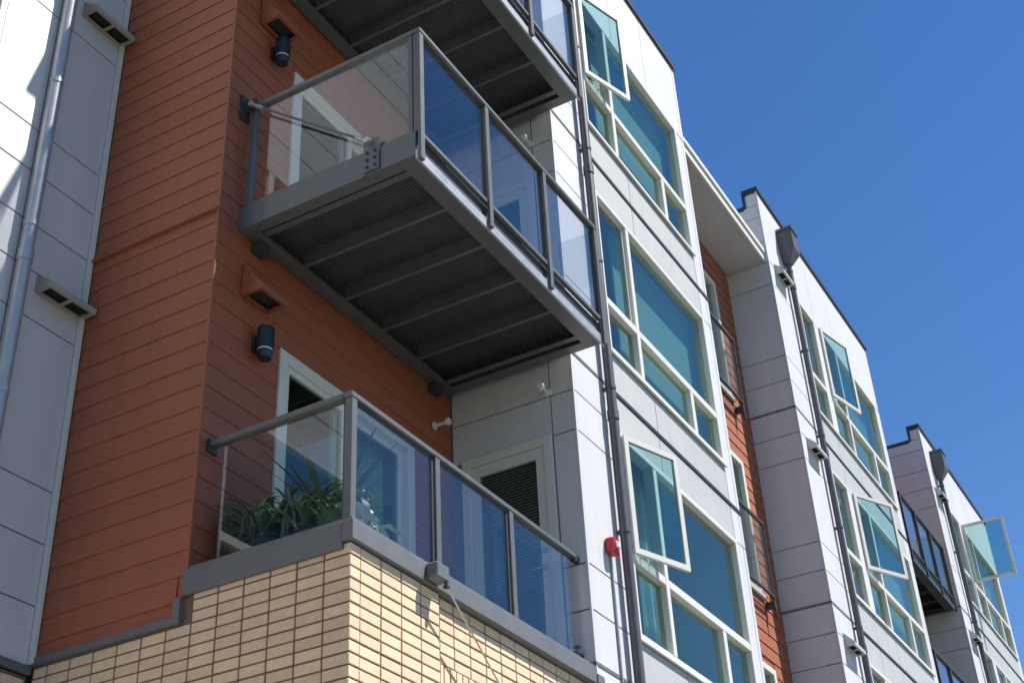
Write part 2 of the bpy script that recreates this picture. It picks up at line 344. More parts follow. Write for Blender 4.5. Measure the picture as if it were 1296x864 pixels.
# --- bays
def bay(x0, x1, win0, extra):
    """side wall, front strip left of the windows, coloured panels above and below them, white trim on the right"""
    bk = MB()
    if x0 < 10:                                                                # left side wall, open at the balcony doors
        bk.box(x0, x0 + 0.15, YF + 0.012, 4.85, 0.12, 15.1); bk.box(x0, x0 + 0.15, 5.80, YB + 0.2, 0.12, 15.1)
        for a, b in ((0.12, 5.36), (7.64, 8.62), (10.64, 11.62), (13.64, 15.1)): bk.box(x0, x0 + 0.15, 4.85, 5.80, a, b)
    else: bk.box(x0, x0 + 0.15, YF + 0.012, YB + 0.2, 0.12, 15.1)
    bk.box(x1 - 0.15, x1, YF + 0.012, YB + 0.2, 0.12, 15.1)
    bk.box(x0, x1, YF + 0.012, YF + 0.2, 14.06, ROOF - 0.05)
    bk.box(x0, win0, YF + 0.012, YF + 0.14, 5.25, 14.06); bk.box(x1 - 0.31, x1, YF + 0.012, YF + 0.14, 0.12, 14.06)
    for f in FL: bk.box(win0, x1 - 0.31, YF + 0.012, YF + 0.14, f - 0.45, f + 0.49)
    bk.box(x0, x1, YF + 0.012, YF + 0.14, 0.12, 2.6)
    wall = bk.build('bay_wall', M['backing'], BLD)
    zs = joints(2.6, 15.17 if x0 > 10 else 15.17)
    ys = [YF + 0.014, 4.84, 5.9] if x0 < 10 else [YF + 0.014, 5.9]
    if x0 < 10:                                   # door to the balcony in this wall: leave its opening
        for c, d in zip(zs, zs[1:]):
            cy = (c + d) / 2
            dr = (5.3 < cy < 7.64) or (8.5 < cy < 10.6) or (11.5 < cy < 13.6)
            clad_y(wall, M['white'], x0, [YF + 0.014, 4.84] if dr else ys, [c, d])
    else: clad_y(wall, M['white'], x0, ys, zs)
    panel(M['white'], x0 - 0.012, x0 + 0.002, YF + 0.02, YF + 0.21, 15.17 + G, ROOF - 0.09, wall)
    part('corner_trim', M['white'], wall, (x0 - 0.015, x0 + 0.01, YF - 0.003, YF + 0.019, 2.6, ROOF - 0.06))
    lz = [z for z in joints(2.6, 14.06)]
    clad_x(wall, M['white'], YF + 0.012, [x0 + 0.012, win0 - 0.26, win0 - 0.004] if x0 < 10 else [x0 + 0.012, win0 - 0.004], lz)
    tz = [2.6]
    for f in FL + (14.45,): tz += [f - 0.45, f] if f < 14 else [f - 0.39]
    clad_x(wall, M['white'], YF + 0.012, [x1 - 0.316, x1 - 0.09, x1 - 0.004], tz)
    split = [win0 - 0.004] + ([win0 + 1.07] if not extra else [win0 + 0.85, win0 + 1.95]) + [x1 - 0.32]
    for f in FL:
        clad_x(wall, M['grey'], YF + 0.012, split, [f + 0.02, f + 0.485]); clad_x(wall, M['grey'], YF + 0.012, split, [f - 0.445, f - 0.02])
        part('floor_flashing', M['flash'], wall, (win0 - 0.004, x1 - 0.004, YF - 0.012, YF + 0.012, f - 0.021, f + 0.021))
        part('floor_flashing', M['coping'], wall, (x0 - 0.02, win0 - 0.06, YF - 0.006, YF + 0.012, f - 0.016, f + 0.016))
        part('floor_flashing', M['coping'], wall, (x0 - 0.02, x0 - 0.001, YF + 0.012, YB if x0 < 10 else YR if x0 < 20 else YB, f - 0.016, f + 0.016))
    up = [x0 + 0.012, win0, (win0 + 1.07) if not extra else win0 + 0.85, (win0 + 1.95) if extra else x1 - 1.2, x1 - 0.09, x1 - 0.004]
    clad_x(wall, M['white'], YF + 0.012, up, [14.07, ROOF - 0.06])
    cp = MB().box(x0 - 0.035, x1 + 0.03, YF - 0.03, YF + 0.24, ROOF - 0.055, ROOF + 0.02)
    cp.box(x0 - 0.035, x0 + 0.2, YF + 0.20, YF + 0.245, 15.17, ROOF - 0.055); cp.box(x0 - 0.035, x0 + 0.24, YF + 0.245, 7.5, 15.13, 15.20)
    cp.build('parapet_coping', M['dark_coping'], wall)
    bk = MB().box(x0 + 0.15, x1, YF + 0.2, 8, 15.0, 15.1).build('roof', M['roof'], wall)
    return wall
bay1 = bay(*B1, 10.63, False)
bay2 = bay(*B2, 18.42, True)
bay3 = bay(*B3, 27.71, True)

# --- body behind the bays, recess walls
part('main_block', M['backing'], BLD, (-6, XB + 0.1, YW + 3.4, 18, 0.12, 15.2), (XB + 0.1, B3[1], YB + 4.2, 18, 0.12, 15.1))
part('roof_slab', M['roof'], BLD, (XB, B1[0] + 0.1, YB + 0.02, YB + 4.3, 15.0, 15.12), (-6, XB, YW + 0.05, YW + 3.5, 15.1, 15.25))
rw = MB()
WX = (14.75, 16.5)
rw.box(B1[1] - 0.1, WX[0], YR, YR + 0.15, 2.6, 14.3); rw.box(WX[1], B2[0] + 0.1, YR, YR + 0.15, 2.6, 14.3)
WZ = ((5.45, 7.47), (8.45, 10.46), (11.45, 13.5))
for a, b in zip((2.6,) + tuple(q[1] for q in WZ), tuple(q[0] for q in WZ) + (14.3,)): rw.box(WX[0], WX[1], YR, YR + 0.15, a, b)
rust_wall = rw.build('rust_recess_wall', M['siding'], BLD)
cs = courses(5.0, 14.05)
for z0, z1 in zip(cs, cs[1:]):
    segs = [(B1[1] + 0.002, B2[0] - 0.014)]
    for lo, hi in WZ:
        if z0 < hi - 0.02 and z1 > lo + 0.02: segs = [(B1[1] + 0.002, WX[0] - 0.002), (WX[1] + 0.002, B2[0] - 0.014)]
    for a, b in segs: lap_x(rust_wall, YR, a, b, z0, min(z1 + 0.004, 14.06))
part('soffit', M['white'], BLD, (B1[1] + 0.003, B2[0] - 0.015, 4.70, YR + 0.1, 14.08, 14.11))
part('eave_fascia', M['frame'], BLD, (B1[1] + 0.003, B2[0] - 0.015, 4.655, 4.70, 14.06, 14.26), (B1[1] + 0.003, B2[0] - 0.015, 4.63, 4.655, 14.2, 14.29), (B1[1] + 0.003, B2[0] - 0.015, 4.7, 7.5, 14.24, 14.3), bev=0.004)
part('recess_back_wall', M['siding'], BLD, (B2[1], B3[0], YB, YB + 0.15, 0.12, 15.1))
# inside: dark floors and back walls of the rooms seen through the glazing
def room(x0, x1, y0, y1, z0, z1):
    mb = MB(); t = 0.05
    mb.box(x0, x1, y1, y1 + t, z0, z1); mb.box(x0 - t, x0, y0, y1 + t, z0, z1); mb.box(x1, x1 + t, y0, y1 + t, z0, z1); mb.box(x0 - t, x1 + t, y0, y1 + t, z1, z1 + t)
    rm = mb.build('room', M['room'], BLD)
    part('room_floor', M['floor'], rm, (x0 - t, x1 + t, y0, y1 + t, z0 - t, z0))
for f in FL:
    for (a, b) in (B1, B2, B3): room(a + 0.21, b - 0.21, YF + 0.145, 9.4, f + 0.1, f + 2.82)
    room(WX[0] - 0.4, WX[1] + 0.3, YR + 0.16, 9.2, f - 0.12, f + 2.5)
    if f < 11: room(1.6 if f < 8 else 3.6, 5.7, YW + 0.21, YW + 3.3, f + 0.1, f + 2.82)
    room(XB + 0.22, B1[0] - 0.06, YB + 0.16, YB + 4.0, f - 0.02, f + 2.75)

# --- windows
def hbar(mb, x0, x1, y, z0, z1, d0=0.02, d1=0.10): mb.bbox(x0, x1, y - d0, y + d1, z0, z1, c=0.006)
def window(x0, x1, z0, z1, y, tr, mu, mu_low, sash=None, blind=None, extra=None, name='window', curtain=False):
    """bay window: frame with mullion and transom, a pane for each light; the tall left light is a casement sash"""
    b = 0.065; fm = MB()
    hbar(fm, x0, x0 + b, y, z0, z1); hbar(fm, x1 - b, x1, y, z0, z1)
    hbar(fm, x0 + b, x1 - b, y, z1 - b, z1); hbar(fm, x0 + b, x1 - b, y, z0, z0 + b)
    bars = [mu] + ([extra] if extra else [])
    fm.bbox(x0 - 0.01, x1 + 0.01, y - 0.035, y - 0.01, z0 - 0.02, z0 + 0.015, c=0.004)
    cuts = sorted([(x0 + b, x0 + b)] + [(m0 - 0.04, m0 + 0.04) if m0 != extra else (extra - 0.16, extra + 0.12) for m0 in bars] + [(x1 - b, x1 - b)])
    for (p, q) in cuts[1:-1]: hbar(fm, p, q, y, z0 + b, z1 - b, 0.018, 0.098)
    lights = []
    for (p0, p1), (q0, q1) in zip(cuts, cuts[1:]):
        hbar(fm, p1, q0, y, tr - 0.045, tr + 0.045, 0.016, 0.096)
        lights.append((p1, q0, tr + 0.045, z1 - b)); lights.append((p1, q0, z0 + b, tr - 0.045))
    win = fm.build(name, M['frame'], BLD)
    main = max(lights, key=lambda l: (l[1] - l[0]) * (l[3] - l[2]))
    for l in lights:
        if mu_low and l[3] < tr and abs(l[0] - main[0]) < 0.01:
            part('mullion', M['frame'], win, (mu_low - 0.045, mu_low + 0.045, y - 0.014, y + 0.094, l[2], l[3]), bev=0.005)
            parts = [(l[0], mu_low - 0.045, l[2], l[3]), (mu_low + 0.045, l[1], l[2], l[3])]
        else: parts = [l]
        for p in parts:
            op = sash is not None and p[2] > tr and abs(p[1] - (mu - 0.04)) < 0.01
            cas = p[2] > tr and abs(p[1] - (mu - 0.04)) < 0.01
            if cas:                                      # casement sash, shut or swung out on its left edge
                a = math.radians(sash or 0); W = p[1] - p[0] + 0.05; xh, yh = p[0] - 0.025, y - 0.022
                if not op: yh = y + 0.02
                ca, sa = math.cos(a), -math.sin(a); s0, s1 = p[2] - 0.03, p[3] + 0.03; t = 0.035; wd = 0.055
                def R(u, v, z): return (xh + u * ca + v * sa * -1, yh + u * sa + v * ca, z)
                def rb(mb, u0, u1, v0, v1, c0, c1):
                    mb.add([R(u0, v0, c0), R(u1, v0, c0), R(u1, v1, c0), R(u0, v1, c0), R(u0, v0, c1), R(u1, v0, c1), R(u1, v1, c1), R(u0, v1, c1)],
                           [(0, 3, 2, 1), (4, 5, 6, 7), (0, 1, 5, 4), (1, 2, 6, 5), (2, 3, 7, 6), (3, 0, 4, 7)])
                mb = MB(); v0, v1 = (-t, 0) if op else (0, t)
                rb(mb, 0, wd, v0, v1, s0, s1); rb(mb, W - wd, W, v0, v1, s0, s1); rb(mb, wd, W - wd, v0, v1, s0, s0 + wd); rb(mb, wd, W - wd, v0, v1, s1 - wd, s1)
                mb.build('casement_sash', M['frame'], win)
                g = MB(); rb(g, wd, W - wd, (v0 + v1) / 2 - 0.004, (v0 + v1) / 2 + 0.004, s0 + wd, s1 - wd); g.build('sash_pane', M['glass'], win)
                if op:
                    st = MB().tube([(p[0] + 0.32, y + 0.03, s0 + 0.02), R(0.40, 0, s0 + 0.03)], 0.008, 6); st.tube([(p[0] + 0.1, y + 0.03, s0 + 0.01), R(0.22, 0, s0 + 0.02)], 0.008, 6)
                    st.build('sash_stay', M['galv'], win)
            else:
                part('pane', M['glass'], win, (p[0] - 0.005, p[1] + 0.005, y + 0.045, y + 0.053, p[2] - 0.005, p[3] + 0.005))
    if blind:
        x_a, x_b, zb = blind
        part('blind', M['blind'], win, (x_a, x_b, y + 0.19, y + 0.194, zb, z1 - 0.05)); part('blind_roller', M['frame'], win, (x_a, x_b, y + 0.17, y + 0.22, z1 - 0.05, z1 - 0.005))
    if curtain:
        mb = MB(); n = 40; xa, xb = curtain
        pts = [(xa + (xb - xa) * i / n, y + 0.30 + 0.03 * math.sin(i * 1.9) + 0.01 * math.sin(i * 4.1)) for i in range(n + 1)]
        vs = [(p[0], p[1], z0 - 0.3) for p in pts] + [(p[0], p[1], z1 + 0.05) for p in pts]
        mb.add(vs, [[i, i + 1, n + 2 + i, n + 1 + i] for i in range(n)]); mb.build('curtain', M['curtain'], win, smooth=True)
    return win
# first bay, three floors
window(10.63, 13.63, 11.95, 14.07, YF, 12.68, 11.43, 12.83, sash=17.5, blind=(11.36, 13.6, 11.95), curtain=(10.75, 11.0))
window(10.63, 13.63, 8.93, 11.0, YF, 9.57, 11.43, 12.83, blind=(11.36, 13.6, 9.0))
window(10.63, 13.63, 5.93, 8.0, YF, 6.73, 11.43, 12.83, sash=18.5, curtain=(11.5, 12.1))
for bx, an in ((B2[0], (12.5, 26, None)), (B3[0], (88, None, None))):
    x0 = bx + 1.24; x1 = bx + 5.36 if bx < 20 else bx + 5.42
    for f, a in zip((14.45, 11.45, 8.45), an):
        window(x0, x1, f - 2.50, f - 0.39 if f > 14 else f - 0.45, YF, f - 1.76, bx + 3.10, bx + 4.46, sash=a, extra=bx + 2.12,
               blind=((bx + 3.02, x1 - 0.03, f - 2.4) if f != 8.45 else None))
window(LW0, LWX, 8.93, 11.0, YW, 9.69, LW0 + 0.42, None)
window(LV[0], LV[1], 5.93, 8.0, YW, 6.7, LV[0] + 0.8, None)  # unseen window, added to darken the reflection in the plant balcony's glass
# windows behind the small railings
for lo, hi in WZ:
    fm = MB(); y = YR; b = 0.09
    hbar(fm, WX[0], WX[0] + b, y, lo, hi); hbar(fm, WX[1] - b, WX[1], y, lo, hi); hbar(fm, WX[0] + b, WX[1] - b, y, hi - b, hi); hbar(fm, WX[0] + b, WX[1] - b, y, lo, lo + b)
    mid = (WX[0] + WX[1]) / 2; hbar(fm, mid - 0.05, mid + 0.05, y, lo + b, hi - b)
    fm.bbox(WX[0] - 0.02, WX[1] + 0.02, y - 0.05, y - 0.012, lo - 0.03, lo + 0.03)
    wn = fm.build('glazed_door', M['frame'], BLD)
    for a, c in ((WX[0] + b, mid - 0.05), (mid + 0.05, WX[1] - b)):
        part('pane', M['glass'], wn, (a - 0.005, c + 0.005, y + 0.04, y + 0.05, lo + b - 0.005, hi - b + 0.005))

# --- sliding doors at the back of the balconies
for lo, hi in ((5.36, 7.57), (8.62, 10.55), (11.62, 13.55)):
    fm = MB(); y = YB; b = 0.10; mid = 8.02
    for a in (DX[0], DX[1] - b): hbar(fm, a, a + b, y, lo, hi, 0.03)
    hbar(fm, DX[0] + b, DX[1] - b, y, hi - b, hi, 0.03); hbar(fm, DX[0] + b, DX[1] - b, y, lo, lo + 0.08, 0.03)
    dr = fm.build('sliding_door', M['frame'], BLD)
    for a, c, yy in ((DX[0] + b, mid + 0.06, 0.0), (mid - 0.06, DX[1] - b, 0.045)):
        mb = MB(); s = 0.055
        mb.box(a, a + s, y + yy, y + yy + 0.035, lo + 0.08, hi - b); mb.box(c - s, c, y + yy, y + yy + 0.035, lo + 0.08, hi - b)
        mb.box(a + s, c - s, y + yy, y + yy + 0.035, hi - b - s, hi - b); mb.box(a + s, c - s, y + yy, y + yy + 0.035, lo + 0.08, lo + 0.08 + s)
        mb.build('door_leaf', M['frame'], dr)
        part('pane', M['glass'], dr, (a + s, c - s, y + yy + 0.014, y + yy + 0.022, lo + 0.08 + s, hi - b - s))
    mb = MB(); n = 26; xa, xb = 8.3, 8.95
    pts = [(xa + (xb - xa) * i / n, y + 0.24 + 0.03 * math.sin(i * 1.7)) for i in range(n + 1)]
    mb.add([(p[0], p[1], lo + 0.05) for p in pts] + [(p[0], p[1], hi) for p in pts], [[i, i + 1, n + 2 + i, n + 1 + i] for i in range(n)]); mb.build('curtain', M['curtain'], dr, smooth=True)
# --- balcony doors in the side of the first bay
for lo, hi in ((5.36, 7.64), (8.62, 10.64), (11.62, 13.64)):
    x = B1[0]; y0, y1 = 4.85, 5.80
    fm = MB()
    for a in (y0, y1 - 0.09): fm.bbox(x - 0.03, x + 0.05, a, a + 0.09, lo, hi, c=0.005)
    fm.bbox(x - 0.03, x + 0.05, y0 + 0.09, y1 - 0.09, hi - 0.09, hi, c=0.005)
    d = fm.build('balcony_door', M['frame'], BLD)
    lf = MB(); a0, a1 = y0 + 0.095, y1 - 0.095
    lf.box(x - 0.012, x + 0.03, a0, a0 + 0.085, lo + 0.02, hi - 0.095); lf.box(x - 0.012, x + 0.03, a1 - 0.085, a1, lo + 0.02, hi - 0.095)
    lf.box(x - 0.012, x + 0.03, a0 + 0.085, a1 - 0.085, hi - 0.20, hi - 0.095); lf.box(x - 0.012, x + 0.03, a0 + 0.085, a1 - 0.085, lo + 0.02, lo + 0.25)
    lf.build('door_leaf', M['frame'], d)
    part('pane', M['glass'], d, (x + 0.004, x + 0.010, a0 + 0.085, a1 - 0.085, lo + 0.25, hi - 0.20))
    part('unlit_room_sheet', M['dark'], d, (x + 0.048, x + 0.053, a0, a1, lo + 0.02, hi - 0.1))  # dark sheet standing in for the unlit room behind the blind
    sl = MB(); z = lo + 0.9
    while z < hi - 0.22:
        sl.add([(x + 0.016, a0 + 0.09, z), (x + 0.016, a1 - 0.09, z), (x + 0.024, a1 - 0.09, z + 0.012), (x + 0.024, a0 + 0.09, z + 0.012)], [(0, 1, 2, 3)]); z += 0.030
    sl.build('slatted_blind', M['curtain'], d)['kind'] = 'stuff'
    hw = MB().tube([(x - 0.012, a0 + 0.045, lo + 1.02), (x - 0.055, a0 + 0.045, lo + 1.02)], 0.022, 12); hw.tube([(x - 0.05, a0 + 0.04, lo + 1.02), (x - 0.05, a0 + 0.16, lo + 1.02)], 0.010, 8)
    hw.tube([(x - 0.012, a0 + 0.045, lo + 1.18), (x - 0.035, a0 + 0.045, lo + 1.18)], 0.028, 12)
    hw.build('door_handle', M['galv'], d, smooth=True)

# ------------------------------------------------------------------ hanging steel balconies
def balcony(x0, x1, yf, yb, zb, label, group, rods=True, steel='steel'):
    t = thing('balcony', ((x0 + x1) / 2, yb, zb), label, 'balcony', group)
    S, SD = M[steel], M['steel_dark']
    zt = zb + 0.23; ztop = zb + 1.30
    part('side_channel', S, t, (x0, x0 + 0.012, yf + 0.02, yb, zb, zt), (x0 + 0.012, x0 + 0.11, yf + 0.02, yb, zb, zb + 0.014), (x0 + 0.012, x0 + 0.11, yf + 0.02, yb, zt - 0.014, zt))
    part('side_channel', S, t, (x1 - 0.012, x1, yf + 0.02, yb, zb, zt), (x1 - 0.11, x1 - 0.012, yf + 0.02, yb, zb, zb + 0.014))
    part('front_beam', S, t, (x0 + 0.111, x1 - 0.111, yf + 0.02, yf + 0.18, zb + 0.001, zb + 0.016), (x0 + 0.013, x1 - 0.013, yf + 0.06, yf + 0.075, zb + 0.016, zt - 0.02))
    part('back_beam', S, t, (x0 + 0.111, x1 - 0.111, yb - 0.15, yb - 0.022, zb + 0.001, zb + 0.02), (x0 + 0.111, x1 - 0.111, yb - 0.05, yb - 0.022, zb + 0.02, zt - 0.03))
    part('front_trim', M['galv'] if rods else S, t, (x0, x1, yf, yf + 0.02, zb - 0.04, zb + 0.05))
    part('kick_plate', SD, t, (x0 + 0.013, x1 - 0.013, yf + 0.03, yf + 0.04, zb + 0.017, zt - 0.025))
    n = 6; pitch = (x1 - x0 - 0.24) / (n - 1)
    for i in range(n):
        x = x0 + 0.12 + i * pitch
        if 0 < i < n - 1: part('joist', S, t, (x - 0.017, x + 0.017, yf + 0.182, yb - 0.152, zb + 0.012, zb + 0.026), (x - 0.006, x + 0.006, yf + 0.182, yb - 0.152, zb + 0.026, zt - 0.06))
        else: part('joist', S, t, (x + (0.03 if i == 0 else -0.09), x + (0.09 if i == 0 else -0.03), yf + 0.182, yb - 0.152, zb + 0.02, zb + 0.034))
    # ribbed metal deck seen from below: narrow ribs along the front
    mb = MB(); y = yf + 0.08; P = 0.026; prof = []
    while y < yb - 0.06: prof += [(y, zt - 0.072), (y + P * 0.42, zt - 0.072), (y + P * 0.5, zt - 0.060), (y + P * 0.92, zt - 0.060)]; y += P
    nn = len(prof)
    mb.add([(x0 + 0.02, p[0], p[1]) for p in prof] + [(x1 - 0.02, p[0], p[1]) for p in prof], [[i, i + 1, nn + i + 1, nn + i] for i in range(nn - 1)])
    mb.build('deck', M['deck'], t)
    part('deck_topping', M['concrete'], t, (x0 + 0.014, x1 - 0.014, yf + 0.078, yb - 0.02, zt - 0.045, zt - 0.01))
    for x in (x0 + 0.18, x1 - 0.32):
        part('ledger_bracket', SD, t, (x, x + 0.13, yb - 0.10, yb - 0.018, zb - 0.10, zb + 0.001))
    # posts, rails, glass
    ps = [x0 + 0.03 + i * (x1 - x0 - 0.06) / 3 for i in range(4)]
    for i, x in enumerate(ps):
        part('post', S, t, (x - 0.028, x + 0.028, yf - 0.03, yf - 0.001, zb + (-0.02 if 0 < i < 3 else -0.04), ztop - 0.045), (x - 0.022, x + 0.022, yf - 0.001, yf + 0.04, zt + 0.005, ztop - 0.045), bev=0.003)
    part('post', S, t, (x0 + 0.005, x0 + 0.055, yb - 0.11, yb - 0.06, zt, ztop - 0.045), bev=0.003)
    part('post', S, t, (x0 + 0.005, x0 + 0.055, yf + 0.045, yf + 0.085, zt, ztop - 0.045), bev=0.003)
    part('top_rail', S, t, (x0 - 0.005, x1 + 0.005, yf - 0.035, yf + 0.03, ztop - 0.045, ztop), bev=0.006)
    part('top_rail', S, t, (x0 - 0.005, x0 + 0.06, yf + 0.03, yb - 0.05, ztop - 0.045, ztop), bev=0.006)
    part('bottom_rail', S, t, (x0 + 0.06, x1 - 0.06, yf - 0.012, yf + 0.026, zt - 0.02, zt + 0.02), bev=0.003)
    part('bottom_rail', S, t, (x0 + 0.01, x0 + 0.05, yf + 0.086, yb - 0.111, zt + 0.001, zt + 0.02))
    for a, b in zip(ps, ps[1:]):
        part('glass_panel', M['rail_glass'], t, (a + 0.032, b - 0.032, yf + 0.002, yf + 0.010, zt + 0.02, ztop - 0.046))
        part('panel_gasket', SD, t, (a + 0.024, a + 0.032, yf - 0.004, yf + 0.016, zt + 0.02, ztop - 0.046), (b - 0.032, b - 0.024, yf - 0.004, yf + 0.016, zt + 0.02, ztop - 0.046), (a + 0.032, b - 0.032, yf - 0.004, yf + 0.016, ztop - 0.06, ztop - 0.046))
    part('glass_panel', M['rail_glass'], t, (x0 + 0.025, x0 + 0.033, yf + 0.088, yb - 0.112, zt + 0.02, ztop - 0.046))
    part('glass_panel', M['rail_glass'], t, (x1 - 0.03, x1 - 0.022, yf + 0.04, YF - 0.02, zt + 0.02, ztop - 0.046)) if yf < YF - 0.2 else None
    # tie rods and their fixings
    for x, sx in ((x0, -1), (x1, 1)) if rods else ():
        if sx > 0: continue
        pl = MB().box(x - 0.016, x - 0.001, yf + 0.34, yf + 0.48, zb + 0.02, zb + 0.33)
        p = pl.build('rod_plate', S, t)
        for yy in (yf + 0.375, yf + 0.445):
            for zz in (zb + 0.06, zb + 0.13, zb + 0.20): MB().tube([(x - 0.016, yy, zz), (x - 0.032, yy, zz)], 0.013, 6).build('bolt', SD, p)
        A = Vector((x - 0.03, yf + 0.43, zb + 0.30)); Bq = Vector((x - 0.03, yb - 0.10, ztop - 0.03))
        part('wall_bracket', SD, t, (x - 0.085, x + 0.03, yb - 0.03, yb - 0.012, ztop - 0.17, ztop + 0.08), (x - 0.045, x - 0.015, yb - 0.14, yb - 0.03, ztop - 0.08, ztop + 0.02))
        rd = MB().tube([A, Bq], 0.011, 8); rd.build('tie_rod', S, t, smooth=True)
        for P0, P1 in ((A, A + (Bq - A) * 0.09), (Bq, Bq + (A - Bq) * 0.09)):
            MB().tube([P0, P1], 0.020, 10).tube([P0 + Vector((-.03, 0, 0)), P0 + Vector((.03, 0, 0))], 0.027, 10).build('rod_clevis', M['galv'], t, smooth=True)
    return t
GB = 'steel balconies with glass rails'
balcony(6.57, 9.66, 4.21, YB, 8.35, 'grey steel balcony with glass rail hung straight above the balcony with potted plants', GB)
balcony(6.57, 9.66, 4.21, YB, 11.35, 'topmost grey steel balcony beside the rust siding, dark ribbed underside', GB)
balcony(23.3, 26.36, 4.68, YB, 11.36, 'upper far balcony with dark underside between the second and last white bays', GB, rods=False, steel='steel_dark')  # near-black steel here: shade on the far balcony put into the colour
balcony(23.3, 26.36, 4.68, YB, 8.36, 'lower far balcony between the second and last white bays', GB, rods=False, steel='steel_dark')  # same darkened steel, standing in for the shade it hangs in

# ------------------------------------------------------------------ balcony on the brick base
t = thing('balcony_railing', (8.0, 4.7, 5.25), 'grey metal and glass railing on the brick base around potted plants', 'railing')
C0 = M['coping']; S = M['steel']
yr, xr = 4.70, 6.47; zr = 6.40
part('curb', C0, t, (XB - 0.03, 9.66, YF - 0.035, YF + 0.05, 5.25, 5.385), (XB - 0.03, XB + 0.05, YF + 0.05, 5.93, 5.205, 5.385), bev=0.004)
part('curb_cap', C0, t, (XB - 0.012, 9.66, YF - 0.015, YF + 0.17, 5.386, 5.41), (XB - 0.012, XB + 0.17, YF + 0.17, 5.898, 5.386, 5.41))
part('balcony_floor', M['concrete'], t, (XB + 0.05, B1[0] - 0.013, YF + 0.05, YB - 0.021, 5.24, 5.36))
ps = [xr, 7.50, 8.57]
for x in ps: part('post', S, t, (x - 0.03, x + 0.03, yr - 0.03, yr + 0.03, 5.411, zr - 0.045), bev=0.003)
part('top_rail', S, t, (xr - 0.04, 9.66, yr - 0.035, yr + 0.035, zr - 0.045, zr), bev=0.006)
part('top_rail', S, t, (xr - 0.04, xr + 0.03, yr + 0.035, YB - 0.03, zr - 0.045, zr), bev=0.006)
part('bottom_rail', S, t, (xr - 0.03, 9.72, yr - 0.022, yr + 0.022, 5.411, 5.445)); part('bottom_rail', S, t, (xr - 0.022, xr + 0.022, yr + 0.031, YB - 0.05, 5.411, 5.44))
part('rail_bracket', M['steel_dark'], t, (9.66, B1[0] - 0.012, yr - 0.025, yr + 0.025, zr - 0.06, zr - 0.01)); part('rail_bracket', M['steel_dark'], t, (xr - 0.05, xr + 0.04, YB - 0.04, YB - 0.019, zr - 0.09, zr + 0.01))
for a, b in ((xr, 7.50), (7.50, 8.57), (8.57, 9.70)):
    part('glass_panel', M['rail_glass'], t, (a + 0.032, b - 0.032, yr - 0.004, yr + 0.004, 5.445, zr - 0.046))
    part('panel_gasket', M['steel_dark'], t, (b - 0.06, b - 0.031, yr - 0.012, yr + 0.012, 5.446, zr - 0.046), (a + 0.031, a + 0.045, yr - 0.012, yr + 0.012, 5.446, zr - 0.046), (a + 0.046, b - 0.061, yr - 0.012, yr + 0.012, zr - 0.062, zr - 0.046)) if b < 9.5 else None
part('glass_panel', M['rail_glass'], t, (xr - 0.004, xr + 0.004, yr + 0.033, 5.80, 5.44, zr - 0.046))
part('panel_gasket', M['steel_dark'], t, (xr - 0.012, xr + 0.012, yr + 0.031, yr + 0.05, 5.446, zr - 0.046))
part('end_cap', C0, t, (9.66, B1[0] + 0.03, YF - 0.045, YF + 0.0, 5.20, 5.33))

# ------------------------------------------------------------------ small railings at the glazed doors
for f, lab in ((12.47, 'black railing at the topmost glazed door in the rust wall under the eave'), (9.52, 'black railing at the middle glazed door in the rust wall'), (6.52, 'black railing at the lowest glazed door in the rust wall')):
    x0, x1, y = 14.65, 16.56, 5.18
    t = thing('door_railing', (15.6, y, f - 1.1), lab, 'railing', 'black railings at the glazed doors')
    K = M['steel_dark']
    part('top_rail', K, t, (x0, x1, y - 0.02, y + 0.02, f - 0.04, f)); part('bottom_rail', K, t, (x0, x1, y - 0.015, y + 0.015, f - 1.08, f - 1.05))
    for x in (x0 + 0.012, x1 - 0.012): part('post', K, t, (x - 0.012, x + 0.012, y - 0.014, y + 0.014, f - 1.35, f - 0.041))
    part('glass_panel', M['rail_glass'], t, (x0 + 0.03, x1 - 0.03, y - 0.004, y + 0.004, f - 1.045, f - 0.045))
    for x in (x0 + 0.012, x1 - 0.012): part('wall_bracket', K, t, (x - 0.03, x + 0.03, y - 0.012, YR - 0.015, f - 1.22, f - 1.13))

# ------------------------------------------------------------------ downspouts
def downspout(x, y, wall, z0, z1, r, label, head=None, mat='pipe'):
    t = thing('downspout', (x, y, z0), label, 'downspout', 'downspouts')
    P = M[mat]
    pipe = MB().tube([(x, y, z0), (x, y, z1)], r, 14).build('pipe', P, t, smooth=True)
    z = z0 + 0.7
    while z < z1:
        cl = MB().tube([(x, y, z - 0.02), (x, y, z + 0.02)], r + 0.006, 14); cl.box(x - 0.02, x + 0.02, y, wall, z - 0.015, z + 0.015); cl.build('clamp', P, t, smooth=False); z += 1.5
    z = z0 + 1.9
    while z < z1: MB().tube([(x, y, z - 0.05), (x, y, z + 0.05)], r + 0.008, 14).build('coupling', P, t, smooth=True); z += 3.0
    if head:
        w2, zh = head; mb = MB()
        a, b = (x - w2, x + w2), (wall - 0.25, wall - 0.004)
        mb.box(a[0], a[1], b[0], b[1], zh, zh + 0.36); mb.box(a[0] - 0.02, a[1] + 0.02, b[0] - 0.02, b[1], zh + 0.36, zh + 0.41)
        mb.add([(a[0], b[0], zh), (a[1], b[0], zh), (a[1], b[1], zh), (a[0], b[1], zh), (x - r * 1.2, y - r * 1.2, zh - 0.22), (x + r * 1.2, y - r * 1.2, zh - 0.22), (x + r * 1.2, y + r, zh - 0.22), (x - r * 1.2, y + r, zh - 0.22)],
               [(0, 1, 5, 4), (1, 2, 6, 5), (2, 3, 7, 6), (3, 0, 4, 7), (4, 5, 6, 7)])
        mb.build('conductor_head', P, t)
    return t
